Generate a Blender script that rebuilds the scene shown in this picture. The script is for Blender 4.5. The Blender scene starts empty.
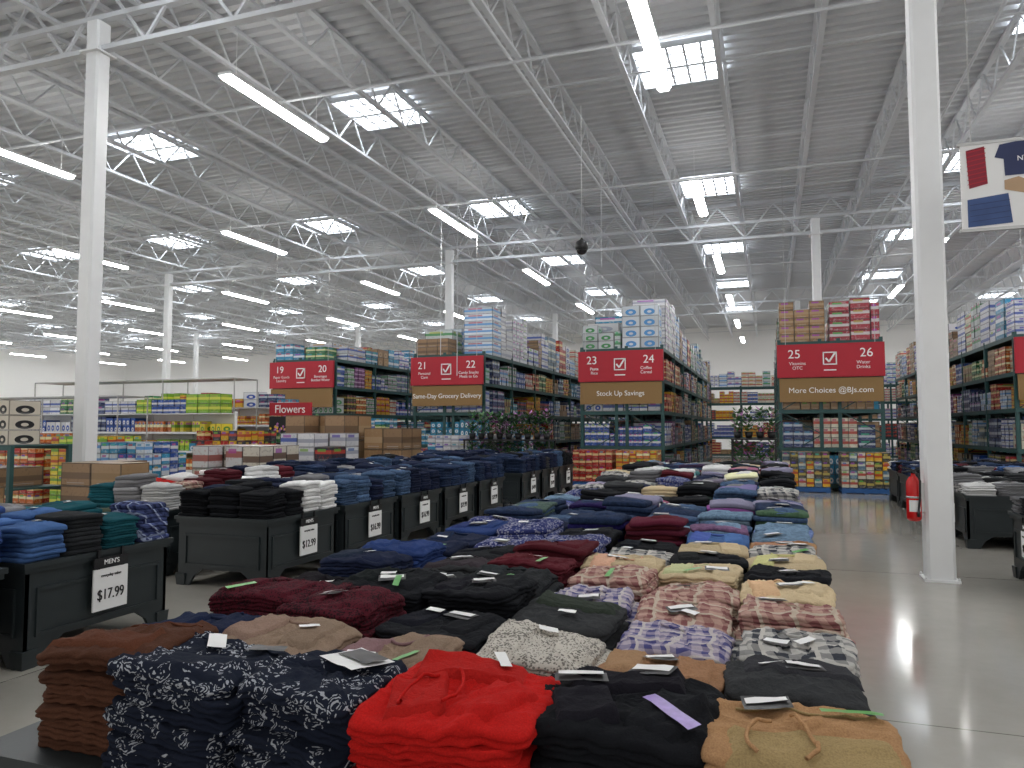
import bpy, math, random
import numpy as np
from mathutils import Vector
random.seed(11)
S = bpy.context.scene
try:
    S.view_settings.view_transform = 'Standard'
    S.view_settings.look = 'None'
except Exception: pass

def link(o):
    S.collection.objects.link(o); return o

# ------------------------------------------------------------------ materials
def newmat(name):
    m = bpy.data.materials.new(name); m.use_nodes = True
    nt = m.node_tree; b = nt.nodes['Principled BSDF']
    return m, nt, b
def N(nt, t, **kw):
    n = nt.nodes.new(t)
    for k, v in kw.items():
        if k in n.inputs: n.inputs[k].default_value = v
        else: setattr(n, k, v)
    return n
def M(nt, op, a, b=None, c=None):
    n = nt.nodes.new('ShaderNodeMath'); n.operation = op
    for i, x in enumerate((a, b, c)):
        if x is None: continue
        if hasattr(x, 'is_linked') or hasattr(x, 'links'): nt.links.new(x, n.inputs[i])
        else: n.inputs[i].default_value = x
    return n.outputs[0]
def MIX(nt, f, a, b, mode='MIX'):
    n = nt.nodes.new('ShaderNodeMix'); n.data_type = 'RGBA'; n.blend_type = mode
    for s, x in ((n.inputs[0], f), (n.inputs[6], a), (n.inputs[7], b)):
        if hasattr(x, 'links'): nt.links.new(x, s)
        else: s.default_value = x if not isinstance(x, tuple) else (*x[:3], 1)
    return n.outputs[2]
def coords(nt, kind='Object'):
    return nt.nodes.new('ShaderNodeTexCoord').outputs[kind]
def noise(nt, co, scale, detail=3, rough=.5, dist=0.):
    n = N(nt, 'ShaderNodeTexNoise', Scale=scale, Detail=detail, Roughness=rough, Distortion=dist)
    nt.links.new(co, n.inputs['Vector']); return n.outputs[0]
def bump(nt, b, h, strength=.3, dist=.01):
    n = N(nt, 'ShaderNodeBump', Strength=strength, Distance=dist)
    nt.links.new(h, n.inputs['Height']); nt.links.new(n.outputs[0], b.inputs['Normal'])

def simple(name, col, rough=.5, metal=0., var=.12, scale=6., bmp=0.0):
    m, nt, b = newmat(name)
    co = coords(nt); f = noise(nt, co, scale)
    c0 = tuple(x*(1-var) for x in col); c1 = tuple(min(1, x*(1+var)) for x in col)
    nt.links.new(MIX(nt, f, c0, c1), b.inputs['Base Color'])
    b.inputs['Roughness'].default_value = rough; b.inputs['Metallic'].default_value = metal
    if bmp: bump(nt, b, noise(nt, co, scale*12), bmp, .005)
    return m
def emis(name, col, st):
    m, nt, b = newmat(name)
    b.inputs['Base Color'].default_value = (*col, 1)
    b.inputs['Emission Color'].default_value = (*col, 1); b.inputs['Emission Strength'].default_value = st
    return m

def fabric_base(name, st=.55):
    m, nt, b = newmat(name)
    b.inputs['Roughness'].default_value = .95
    b.inputs['Specular IOR Level'].default_value = .12
    co = coords(nt)
    h = M(nt, 'ADD', M(nt, 'MULTIPLY', noise(nt, co, 22, 4, .55, 1.6), 1.0), M(nt, 'MULTIPLY', noise(nt, co, 380, 2), .12))
    bump(nt, b, h, st, .012)
    return m, nt, b, co
def attr(nt, nm):
    n = nt.nodes.new('ShaderNodeAttribute'); n.attribute_name = nm; return n
def mat_fabric():
    m, nt, b, co = fabric_base('fabric_knit')
    a = attr(nt, 'Col').outputs['Color']
    f = noise(nt, co, 240, 2)
    nt.links.new(MIX(nt, 1.0, a, MIX(nt, f, (.6,)*3, (1.35,)*3), 'MULTIPLY'), b.inputs['Base Color'])
    return m
def mat_denim():
    m, nt, b, co = fabric_base('fabric_denim')
    a = attr(nt, 'Col').outputs['Color']
    f = noise(nt, co, 30, 6, .8)
    r = N(nt, 'ShaderNodeMapRange'); nt.links.new(f, r.inputs[0])
    r.inputs[1].default_value = .35; r.inputs[2].default_value = .68
    nt.links.new(MIX(nt, 1.0, a, MIX(nt, r.outputs[0], (.6,)*3, (1.6, 1.55, 1.5)), 'MULTIPLY'), b.inputs['Base Color'])
    return m
def mat_floral():
    m, nt, b, co = fabric_base('fabric_floral')
    nz = N(nt, 'ShaderNodeTexNoise', Scale=20., Detail=2.)
    nt.links.new(co, nz.inputs['Vector'])
    mx = nt.nodes.new('ShaderNodeVectorMath'); mx.operation = 'MULTIPLY_ADD'
    nt.links.new(nz.outputs[1], mx.inputs[0]); mx.inputs[1].default_value = (.06,)*3; nt.links.new(co, mx.inputs[2])
    v = N(nt, 'ShaderNodeTexVoronoi', Scale=15.); nt.links.new(mx.outputs[0], v.inputs['Vector'])
    d = v.outputs['Distance']
    rings = M(nt, 'GREATER_THAN', M(nt, 'SINE', M(nt, 'MULTIPLY', d, 46.)), .15)
    inside = M(nt, 'LESS_THAN', d, .54)
    v2 = N(nt, 'ShaderNodeTexVoronoi', Scale=75.); nt.links.new(mx.outputs[0], v2.inputs['Vector'])
    br = M(nt, 'LESS_THAN', v2.outputs['Distance'], .50)
    f = M(nt, 'MULTIPLY', M(nt, 'MULTIPLY', rings, inside), br)
    nt.links.new(MIX(nt, f, (.012, .016, .03), (.36, .38, .42)), b.inputs['Base Color'])
    return m
def mat_snake(name='fabric_snake', base=(.52, .49, .44), dark=(.12, .11, .10), scale=110.):
    m, nt, b, co = fabric_base(name)
    v = N(nt, 'ShaderNodeTexVoronoi', Scale=scale); nt.links.new(co, v.inputs['Vector'])
    g = noise(nt, co, 14, 2)
    th = M(nt, 'MULTIPLY', g, .85)
    f = M(nt, 'LESS_THAN', v.outputs['Distance'], th)
    nt.links.new(MIX(nt, M(nt, 'MULTIPLY', f, .85), base, dark), b.inputs['Base Color'])
    return m
def mat_plaid(name, c0, c1, c2, fr=70.):
    m, nt, b, co = fabric_base(name)
    s = nt.nodes.new('ShaderNodeSeparateXYZ'); nt.links.new(co, s.inputs[0])
    x = M(nt, 'ADD', s.outputs[0], M(nt, 'MULTIPLY', s.outputs[2], .5)); y = M(nt, 'ADD', s.outputs[1], s.outputs[2])
    nz = M(nt, 'MULTIPLY', noise(nt, co, 9, 2), .08)
    x = M(nt, 'ADD', x, nz); y = M(nt, 'ADD', y, nz)
    def band(c, f, th): return M(nt, 'GREATER_THAN', M(nt, 'SINE', M(nt, 'MULTIPLY', c, f)), th)
    wide = M(nt, 'MULTIPLY', M(nt, 'ADD', band(x, fr, .1), band(y, fr, .1)), .5)
    thin = M(nt, 'MAXIMUM', band(x, fr*.5, .93), band(y, fr*.5, .93))
    nt.links.new(MIX(nt, thin, MIX(nt, wide, c0, c1), c2), b.inputs['Base Color'])
    return m
FAB = mat_fabric(); DEN = mat_denim(); FLO = mat_floral(); SNK = mat_snake()
PL_P = mat_plaid('fabric_plaid_pink', (.46, .30, .25), (.22, .09, .09), (.5, .42, .34), 95.)
PL_U = mat_plaid('fabric_plaid_purple', (.42, .37, .44), (.07, .07, .2), (.5, .46, .46), 110.)
PL_G = mat_plaid('fabric_plaid_grey', (.45, .44, .42), (.05, .055, .07), (.5, .48, .45), 80.)
PL_N = mat_plaid('fabric_plaid_navy', (.06, .08, .2), (.015, .02, .06), (.3, .35, .5), 90.)
STR = mat_snake('fabric_floral_blue', (.03, .04, .14), (.3, .3, .38), 60.)
MKN = mat_snake('fabric_maroon_knit', (.075, .010, .018), (.012, .007, .009), 110.)

WHITE = simple('paint_white', (.82, .83, .84), .45, var=.03)
WALLP = simple('wall_paint', (.92, .92, .91), .7, var=.02)
STEEL = simple('joist_paint', (.64, .66, .69), .5, var=.05)
DECK = simple('deck_paint', (.62, .63, .65), .6, var=.08, scale=.6)
BIN = simple('bin_plastic', (.018, .025, .028), .45, var=.15, bmp=.05)
TEAL = simple('rack_teal', (.02, .075, .075), .45)
RED = simple('sign_red', (.43, .008, .025), .45, var=.04)
KRAFT = simple('sign_kraft', (.27, .16, .06), .7, var=.08, scale=30)
PAPER = simple('paper_white', (.80, .80, .80), .6, var=.02)
BLACK = simple('black_plastic', (.012, .012, .014), .4)
TXTW = simple('lettering_white', (.9, .9, .9), .6, var=.01)
TXTK = simple('lettering_black', (.01, .01, .01), .6, var=.01)
PURP = simple('size_strip_purple', (.26, .16, .5), .35, var=.3, scale=60)
GREEN = simple('size_strip_green', (.10, .36, .08), .35, var=.3, scale=60)
LEAF = simple('leaf_green', (.04, .14, .03), .6, var=.5, scale=14)
PETAL = simple('petal_pink', (.4, .14, .4), .6, var=.4, scale=14)
WOOD = simple('pallet_wood', (.36, .25, .14), .85, var=.2, scale=10)
BLUEP = simple('pallet_blue', (.02, .1, .3), .6)
METAL = simple('galvanised', (.5, .5, .5), .35, .8, var=.1)
EXRED = simple('extinguisher_red', (.55, .01, .01), .25, var=.03)
LAMP = emis('lamp_diffuser', (1., .985, .955), 39.)
UPFILL = emis('added_ceiling_fill_strip', (1., .985, .955), 12.)  # added glow to brighten the roof deck, not a known fixture part
SKY = emis('skylight_acrylic', (.93, .97, 1.), 9.)

def mat_floor():
    m, nt, b = newmat('polished_concrete')
    co = coords(nt)
    a = noise(nt, co, .7, 5, .65); c = noise(nt, co, 7, 6, .75)
    base = MIX(nt, a, (.24, .225, .195), (.45, .43, .385))
    base = MIX(nt, M(nt, 'MULTIPLY', c, .5), base, (.46, .44, .40))
    br = N(nt, 'ShaderNodeTexBrick', Scale=1.)
    br.offset = 0.; br.inputs['Mortar Size'].default_value = .006
    br.inputs['Brick Width'].default_value = 4.6; br.inputs['Row Height'].default_value = 4.6
    br.inputs['Color1'].default_value = (1, 1, 1, 1); br.inputs['Color2'].default_value = (.95, .95, .95, 1)
    br.inputs['Mortar'].default_value = (.35, .34, .3, 1)
    nt.links.new(co, br.inputs['Vector'])
    nt.links.new(MIX(nt, 1., base, br.outputs[0], 'MULTIPLY'), b.inputs['Base Color'])
    r = N(nt, 'ShaderNodeMapRange'); nt.links.new(c, r.inputs[0]); r.inputs[3].default_value = .05; r.inputs[4].default_value = .18
    nt.links.new(r.outputs[0], b.inputs['Roughness'])
    bump(nt, b, noise(nt, co, 5, 3), .12, .004)
    b.inputs['Specular IOR Level'].default_value = .85
    return m
FLOOR = mat_floor()
def mat_product():
    m, nt, b = newmat('product_packaging')
    A = attr(nt, 'Col').outputs['Color']; Bc = attr(nt, 'ColB'); R = Bc.outputs['Alpha']
    uv = coords(nt, 'UV'); s = nt.nodes.new('ShaderNodeSeparateXYZ'); nt.links.new(uv, s.inputs[0])
    u, v = s.outputs[0], s.outputs[1]
    du = M(nt, 'ABSOLUTE', M(nt, 'SUBTRACT', u, .5)); dv = M(nt, 'ABSOLUTE', M(nt, 'SUBTRACT', v, M(nt, 'ADD', .35, M(nt, 'MULTIPLY', R, .3))))
    band = M(nt, 'LESS_THAN', dv, .14)
    rad = M(nt, 'SQRT', M(nt, 'ADD', M(nt, 'MULTIPLY', du, du), M(nt, 'MULTIPLY', dv, dv)))
    circ = M(nt, 'LESS_THAN', rad, .30)
    hole = M(nt, 'GREATER_THAN', rad, .12)
    pick = M(nt, 'GREATER_THAN', R, .12)
    co = coords(nt)
    blob = M(nt, 'GREATER_THAN', noise(nt, co, 16, 3, .7), .58)
    f = M(nt, 'ADD', M(nt, 'MULTIPLY', M(nt, 'MAXIMUM', M(nt, 'MULTIPLY', band, .9), M(nt, 'MULTIPLY', blob, .35)), pick), M(nt, 'MULTIPLY', M(nt, 'MULTIPLY', circ, hole), M(nt, 'SUBTRACT', 1., pick)))
    col = MIX(nt, f, A, Bc.outputs['Color'])
    pr = M(nt, 'MULTIPLY', M(nt, 'GREATER_THAN', M(nt, 'SINE', M(nt, 'MULTIPLY', v, 60.)), .4), M(nt, 'LESS_THAN', du, .3))
    pr = M(nt, 'MULTIPLY', pr, M(nt, 'LESS_THAN', v, .22))
    col = MIX(nt, M(nt, 'MULTIPLY', pr, .4), col, (.6, .6, .6))
    hsv = nt.nodes.new('ShaderNodeCombineColor'); hsv.mode = 'HSV'
    nt.links.new(M(nt, 'FRACT', M(nt, 'MULTIPLY', R, 7.3)), hsv.inputs[0]); hsv.inputs[1].default_value = .85; hsv.inputs[2].default_value = .42
    acc = M(nt, 'MULTIPLY', M(nt, 'LESS_THAN', M(nt, 'ABSOLUTE', M(nt, 'SUBTRACT', v, .78)), .1), M(nt, 'LESS_THAN', M(nt, 'ABSOLUTE', M(nt, 'SUBTRACT', u, .4)), .24))
    acc = M(nt, 'MULTIPLY', acc, M(nt, 'GREATER_THAN', R, .35))
    col = MIX(nt, M(nt, 'MULTIPLY', acc, .8), col, hsv.outputs[0])
    edge = M(nt, 'MAXIMUM', M(nt, 'GREATER_THAN', du, .47), M(nt, 'GREATER_THAN', M(nt, 'ABSOLUTE', M(nt, 'SUBTRACT', v, .5)), .46))
    col = MIX(nt, M(nt, 'MULTIPLY', edge, .6), col, (.02, .02, .02))
    nt.links.new(col, b.inputs['Base Color']); b.inputs['Roughness'].default_value = .35
    return m
PROD = mat_product()

# ------------------------------------------------------------------ mesh batch
class Batch:
    def __init__(s): s.v = []; s.f = []; s.c = []; s.cb = []; s.uv = []; s.mi = []; s.n = 0; s.smooth = []
    def raw(s, verts, faces, col=(1, 1, 1), mi=0, smooth=False, colb=(1, 1, 1, .5)):
        k = len(verts)
        s.v.extend([tuple(p) for p in verts]); s.f.extend([tuple(i+s.n for i in f) for f in faces])
        s.c.extend([(*col, 1.)]*k); s.cb.extend([tuple(colb)]*k)
        for f in faces:
            s.uv.extend([(0, 0), (1, 0), (1, 1), (0, 1)] if len(f) == 4 else [(.5, .5)]*len(f))
        s.mi.extend([mi]*len(faces)); s.smooth.extend([smooth]*len(faces)); s.n += k
    def box(s, x0, x1, y0, y1, z0, z1, col=(1, 1, 1), colb=(1, 1, 1, .5), mi=0, rot=0., taper=0.):
        cx, cy = (x0+x1)/2, (y0+y1)/2; t = taper
        P = [(x0+t, y0+t, z0), (x1-t, y0+t, z0), (x1-t, y1-t, z0), (x0+t, y1-t, z0), (x0, y0, z1), (x1, y0, z1), (x1, y1, z1), (x0, y1, z1)]
        if rot:
            c, q = math.cos(rot), math.sin(rot)
            P = [(cx+(p[0]-cx)*c-(p[1]-cy)*q, cy+(p[0]-cx)*q+(p[1]-cy)*c, p[2]) for p in P]
        s.raw(P, [(0, 1, 5, 4), (1, 2, 6, 5), (2, 3, 7, 6), (3, 0, 4, 7), (4, 5, 6, 7), (3, 2, 1, 0)], col, mi, False, colb)
    def bar(s, p, q, t, t2=None, col=(1, 1, 1), mi=0):
        p = Vector(p); q = Vector(q); d = (q-p); L = d.length
        if L < 1e-6: return
        d /= L; up = Vector((0, 0, 1)) if abs(d.z) < .95 else Vector((1, 0, 0))
        a = d.cross(up).normalized(); b = a.cross(d).normalized(); t2 = t2 or t
        a *= t/2; b *= t2/2
        P = [p-a-b, p+a-b, p+a+b, p-a+b, q-a-b, q+a-b, q+a+b, q-a+b]
        s.raw(P, [(0, 1, 5, 4), (1, 2, 6, 5), (2, 3, 7, 6), (3, 0, 4, 7), (4, 5, 6, 7), (3, 2, 1, 0)], col, mi)
    def lathe(s, cx, cy, prof, n=20, mi=0, col=(1, 1, 1)):
        V = []; F = []
        for r, z in prof:
            for i in range(n):
                a = 2*math.pi*i/n; V.append((cx+r*math.cos(a), cy+r*math.sin(a), z))
        for j in range(len(prof)-1):
            for i in range(n):
                F.append((j*n+i, j*n+(i+1) % n, (j+1)*n+(i+1) % n, (j+1)*n+i))
        F.append(tuple(range(n))[::-1]); F.append(tuple((len(prof)-1)*n+i for i in range(n)))
        s.raw(V, F, col, mi, True)
    def tube(s, pts, r, n=8, mi=0, col=(1, 1, 1)):
        pts = [Vector(p) for p in pts]; V = []; F = []
        for i, p in enumerate(pts):
            d = (pts[min(i+1, len(pts)-1)]-pts[max(i-1, 0)]).normalized()
            up = Vector((0, 0, 1)) if abs(d.z) < .9 else Vector((1, 0, 0))
            a = d.cross(up).normalized(); b = a.cross(d)
            for k in range(n):
                t = 2*math.pi*k/n; V.append(p+a*r*math.cos(t)+b*r*math.sin(t))
        for j in range(len(pts)-1):
            for k in range(n): F.append((j*n+k, j*n+(k+1) % n, (j+1)*n+(k+1) % n, (j+1)*n+k))
        s.raw(V, F, col, mi, True)
    def mesh(s, name, mats):
        me = bpy.data.meshes.new(name); me.from_pydata(s.v, [], s.f)
        a = me.attributes.new('Col', 'FLOAT_COLOR', 'POINT'); a.data.foreach_set('color', np.array(s.c, dtype=np.float32).ravel())
        a = me.attributes.new('ColB', 'FLOAT_COLOR', 'POINT'); a.data.foreach_set('color', np.array(s.cb, dtype=np.float32).ravel())
        uv = me.uv_layers.new(name='UVMap'); uv.data.foreach_set('uv', np.array(s.uv, dtype=np.float32).ravel())
        me.polygons.foreach_set('material_index', s.mi); me.polygons.foreach_set('use_smooth', s.smooth)
        for m in (mats if isinstance(mats, (list, tuple)) else [mats]): me.materials.append(m)
        me.update(); return me
    def obj(s, name, mats, loc=(0, 0, 0), parent=None):
        o = bpy.data.objects.new(name, s.mesh(name, mats)); o.location = loc; link(o)
        if parent: o.parent = parent
        return o
def inst(name, me, loc, rot=0.):
    o = bpy.data.objects.new(name, me); o.location = loc; o.rotation_euler = (0, 0, rot); return link(o)
def empty(name, loc=(0, 0, 0)):
    o = bpy.data.objects.new(name, None); o.location = loc; o.empty_display_size = .2; return link(o)
def text(name, body, size, loc, rot, mat, parent=None, align='CENTER', ext=.002, sx=1.):
    c = bpy.data.curves.new(name, 'FONT'); c.body = body; c.size = size; c.align_x = align; c.align_y = 'CENTER'
    c.extrude = ext; c.materials.append(mat)
    o = bpy.data.objects.new(name, c); o.location = loc; o.rotation_euler = rot; o.scale = (sx, 1, 1); link(o)
    if parent: o.parent = parent
    return o
FY = (math.pi/2, 0, 0)
FX = (math.pi/2, 0, math.pi/2)

# ------------------------------------------------------------------ shell
X0, X1, Y0, Y1 = -62., 18., -5., 58.
b = Batch(); b.box(X0, X1, Y0, Y1, -.2, 0); b.obj('floor', FLOOR)
ZD = 9.25
V = []; y = Y0; per = .3
while y < Y1:
    for dy, dz in ((0, 0), (.12, 0), (.145, .085), (.275, .085)):
        V += [(X0, y+dy, ZD+dz), (X1, y+dy, ZD+dz)]
    y += per
n = len(V)//2
F = [(2*i, 2*i+1, 2*i+3, 2*i+2) for i in range(n-1)]
b = Batch(); b.raw(V, F); b.box(X0, X1, Y0, Y1, ZD+.1, ZD+.2); b.obj('ceiling', DECK)
b = Batch(); b.box(X0, X1, Y1, Y1+.2, 0, ZD+.2); b.obj('wall_back', WALLP)
b = Batch(); b.box(X0-.2, X0, Y0, Y1, 0, ZD+.2); b.obj('wall_left', WALLP)
b = Batch()
xj = -1.65+.875-1.75*34
ZB, ZT = 8.45, 9.2
while xj < X1:
    b.bar((xj, Y0, ZT), (xj, Y1, ZT), .12, .07); b.bar((xj, Y0, ZB), (xj, Y1, ZB), .10, .06)
    y = Y0; up = True
    while y < Y1-.6:
        b.bar((xj, y, ZB if up else ZT), (xj, y+.62, ZT if up else ZB), .034); up = not up; y += .62
    xj += 1.75
b.obj('ceiling_joist', STEEL)
b = Batch(); y = 1.8
while y < Y1:
    b.bar((X0+.05, y, ZB+.03), (X1, y, ZB+.03), .03); b.bar((X0+.05, y, ZT-.04), (X1, y, ZT-.04), .03); y += 4.07
b.obj('joist_bridging', STEEL)
b = Batch()
for y in (9., 25.3, 41.6):
    b.bar((X0+.05, y, 8.38), (X1, y, 8.38), .12, .08); b.bar((X0+.05, y, 7.85), (X1, y, 7.85), .13, .08)
    b.bar((X0+.05, y, 9.0), (X1, y, 9.0), .14, .10)
    x = X0+.1; up = True
    while x < X1-.9:
        b.bar((x, y, 7.87 if up else 8.95), (x+.875, y, 8.95 if up else 7.87), .045); up = not up; x += .875
b.obj('girder_truss', STEEL)
b = Batch()
for x in (-4.3, -12.6, -19.8, -27., 3.6): b.tube([(x, Y0, 8.25), (x, Y1-.05, 8.25)], .03)
for y in (12.2, 19.6, 31.): b.tube([(X0+.05, y, 8.15), (X1, y, 8.15)], .03)
b.obj('sprinkler_pipe', STEEL)
def column(x, y, w=.25):
    b = Batch(); h = w/2; c = .03
    ring = [(-h+c, -h), (h-c, -h), (h, -h+c), (h, h-c), (h-c, h), (-h+c, h), (-h, h-c), (-h, -h+c)]
    V = [(px, py, z) for z in (.02, 8.3) for px, py in ring]
    b.raw(V, [(i, (i+1) % 8, 8+(i+1) % 8, 8+i) for i in range(8)]+[tuple(range(8, 16))])
    b.box(-h-.03, h+.03, -h-.03, h+.03, 0, .025)
    for sx in (-1, 1):
        for sy in (-1, 1): b.lathe(sx*(h+.015), sy*(h+.015), [(.012, .025), (.012, .045), (.008, .05)], 8)
    b.box(-h-.06, h+.06, -h-.06, h+.06, 7.76, 7.79)
    b.obj('steel_column', WHITE, (x, y, 0))
for x, y in ((1.66, 8.95), (-10.4, 9.), (1.5, 25.3), (-11.3, 25.3), (-24.7, 25.3), (-11.8, 41.6), (-25., 41.6), (1.5, 41.6), (-37.8, 25.3), (-38, 41.6), (14.7, 25.3), (14.7, 41.6), (-24, 9.)):
    column(x, y, .27)

b = Batch(); L = 1.5
b.box(-.13, .13, -L, L, .0, .05, mi=0); b.box(-.05, .05, -L+.05, L-.05, .051, .056, mi=2)  # housing, then the added glowing strip on top that lifts the ceiling
V = [(px, yy, pz) for yy in (-L+.03, L-.03) for px, pz in ((-.12, -.002), (-.07, -.06), (.07, -.06), (.12, -.002))]
b.raw(V, [(i, i+1, 4+i+1, 4+i) for i in range(3)]+[(0, 1, 2, 3), (4, 5, 6, 7)], mi=1)
for yy in (-L+.3, L-.3): b.bar((0, yy, .056), (0, yy, .88), .008, mi=0)
LM = b.mesh('linear_pendant_light', [WHITE, LAMP, UPFILL])
b = Batch(); s = .83; t = .03
for (a0, a1, c0, c1) in ((-s, s, -s-t, -s), (-s, s, s, s+t), (-s-t, -s, -s-t, s+t), (s, s+t, -s-t, s+t)): b.box(a0, a1, c0, c1, -.12, 0)
b.box(-s, s, -s, s, -.04, -.02, mi=1)
for i in range(1, 5):
    c = -s+2*s*i/5
    b.box(c-.025, c+.025, -s, s, -.10, -.06); b.box(-s, s, c-.025, c+.025, -.10, -.06)
SM = b.mesh('skylight', [STEEL, SKY])
for i in range(-8, 3):
    x = -1.65+7*i
    for k in range(7):
        y = 3.25+8.2*k
        if y < Y1-2: inst('linear_pendant_light', LM, (x, y, 7.6))
        y = 7.0+8.3*k
        if y < Y1-2: inst('skylight', SM, (x, y, ZD-.005))

# ------------------------------------------------------------------ garments
def stack(B, cx, cy, z0, w, d, n, th, seed, cols, N_=28, near=False, rot=0., mess=1., mi=0):
    r = np.random.RandomState(seed)
    if near:
        prof = [(.5, .04), (.935, .02), (.985, .08), (1., .24), (.99, .40), (.955, .50), (.99, .60), (1., .76), (.99, .94), (.97, 1.0)]+[(k, 1.02) for k in (.94, .89, .84, .78, .72, .66, .6, .54, .48, .42, .36, .3, .24, .18, .12, .06)]
    else:
        prof = [(.92, .03), (.99, .14), (1., .5), (.99, .88), (.96, 1.0), (.8, 1.02), (.5, 1.02), (.25, 1.02), (.08, 1.02)]
    a = np.linspace(0, 2*np.pi, N_, endpoint=False)+.03
    p = 10.
    rr = 1/(np.abs(np.cos(a))**p+np.abs(np.sin(a))**p)**(1/p)
    q = [(r.uniform(5, 14), r.uniform(-14, 14), r.uniform(0, 6.3)) for _ in range(4)]
    cr = [(r.uniform(-26, 26), r.uniform(-26, 26), r.uniform(0, 6.3), r.uniform(-16, 16), r.uniform(-16, 16), 1.) for _ in range(3)]
    if near: cr += [(r.uniform(-60, 60), r.uniform(-60, 60), r.uniform(0, 6.3), r.uniform(-25, 25), r.uniform(-25, 25), .45) for _ in range(3)]
    A = .0028*mess; CA = (.0068 if near else .0042)*mess
    def W(x, y): return sum(A*np.sin(u*x+v*y+ph) for u, v, ph in q)
    def C(x, y):
        return sum(m*CA*(1-np.abs(np.sin(u*x+v*y+ph+1.3*np.sin(e*x+f*y))))**2.5 for u, v, ph, e, f, m in cr)
    drp = r.uniform(.001, .008)*mess; tl = r.uniform(-.05, .05, 2)*mess
    def top(x, y, i, k):
        rho = np.clip(np.sqrt((x/(w/2))**2+(y/(d/2))**2), 0, 1.3)
        return z0+i*th+k*th+(W(x, y)*1.2-drp*rho**4+x*tl[0]+y*tl[1])*(i+1)/n
    for i in range(n):
        lw = w*(1+r.uniform(-.07, .03)*mess); ld = d*(1+r.uniform(-.07, .03)*mess)
        ox, oy = r.uniform(-.014, .014, 2)*mess; rz = rot+r.uniform(-.07, .07)*mess
        f1, f2, f3 = r.uniform(0, 6.3, 3); V = []
        for j, (k, zf) in enumerate(prof):
            e = 1+(.013*np.sin(3*a+f1)+.009*np.sin(7*a+f2+zf*2)+(.008*np.sin(15*a+f3-zf*3)+.005*np.sin(26*a+f1+zf*5) if near else 0))*mess
            x = rr*np.cos(a)*lw/2*k*e; y = rr*np.sin(a)*ld/2*k*e
            c, s_ = math.cos(rz), math.sin(rz)
            xx = x*c-y*s_+ox; yy = x*s_+y*c+oy
            z = top(xx, yy, i, zf)
            if near: z = z+.0035*mess*np.sin(9*a+f1+i)*zf*(1 if .2 < zf < 1.01 else .3)+.002*mess*np.sin(21*a+f2)*(1 if zf < 1. else .2)
            if i == n-1 and zf > .95: z = z+C(xx, yy)*(min(1, (1.0-k)*9))
            V.append(np.stack([xx+cx, yy+cy, z], 1))
        V = np.concatenate(V); K = len(prof); F = []
        for j in range(K-1):
            for m in range(N_):
                m2 = (m+1) % N_; F.append((j*N_+m, j*N_+m2, (j+1)*N_+m2, (j+1)*N_+m))
        F.append(tuple((K-1)*N_+m for m in range(N_)))
        col = cols[i % len(cols)] if isinstance(cols, list) else cols
        sc = r.uniform(.8, 1.15); B.raw(V.tolist(), F, tuple(x*sc for x in col), mi, True)
    def zt(x, y): return float(top(np.float64(x), np.float64(y), n-1, 1.02)+C(np.float64(x), np.float64(y)))
    return zt
def tag(B, zt, cx, cy, lx, ly, w, h, rot, mi, n=6, lift=.005, col=(1, 1, 1)):
    # stiff card: fit a plane through the cloth height under it
    c, s = math.cos(rot), math.sin(rot)
    def wp(x, y): return lx+x*c-y*s, ly+x*s+y*c
    H = [zt(*wp(x*w/2, y*h/2)) for x, y in ((-1, -1), (1, -1), (1, 1), (-1, 1), (0, 0))]
    z0 = max(sum(H[:4])/4, H[4]); gx = (H[1]+H[2]-H[0]-H[3])/2/w; gy = (H[2]+H[3]-H[0]-H[1])/2/h
    V = []; 
    for j in range(n):
        for i in range(n):
            x = (i/(n-1)-.5)*w; y = (j/(n-1)-.5)*h; X, Y = wp(x, y)
            V.append((X+cx, Y+cy, .7*(z0+gx*x+gy*y)+.3*zt(X, Y)+lift))
    F = [(j*n+i, j*n+i+1, (j+1)*n+i+1, (j+1)*n+i) for j in range(n-1) for i in range(n-1)]
    B.raw(V, F, col, mi, True)
def label(B, zt, cx, cy, lx, ly, rot, pm, bm, s=1., n=5, lift=.014):
    tag(B, zt, cx, cy, lx, ly, .11*s, .06*s, rot, bm, n, lift)
    c, q = math.cos(rot), math.sin(rot)
    tag(B, zt, cx, cy, lx-q*.008*s, ly+c*.008*s, .095*s, .028*s, rot, pm, n, lift+.004)
def flap(B, zt, cx, cy, lx, ly, w, h, rot, th, col, mi=0, nx=14, ny=12, curve=0.):
    V = []; c, s = math.cos(rot), math.sin(rot)
    for j in range(ny):
        for i in range(nx):
            u = i/(nx-1)*2-1; v = j/(ny-1)*2-1
            x = u*w/2; y = v*h/2+curve*(1-u*u)
            e = min(1-abs(u), 1-abs(v)); l = th*min(1, e/.12)**.5 if e > 0 else -.012
            X = lx+x*c-y*s; Y = ly+x*s+y*c
            V.append((X+cx, Y+cy, zt(X, Y)+l))
    F = [(j*nx+i, j*nx+i+1, (j+1)*nx+i+1, (j+1)*nx+i) for j in range(ny-1) for i in range(nx-1)]
    B.raw(V, F, col, mi, True)
def seam(B, zt, cx, cy, f, r, col, mi=0, n=16):
    P = []
    for i in range(n):
        x, y = f(i/(n-1)); P.append((x+cx, y+cy, zt(x, y)+r*.5))
    B.tube(P, r, 6, mi, col)

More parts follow.
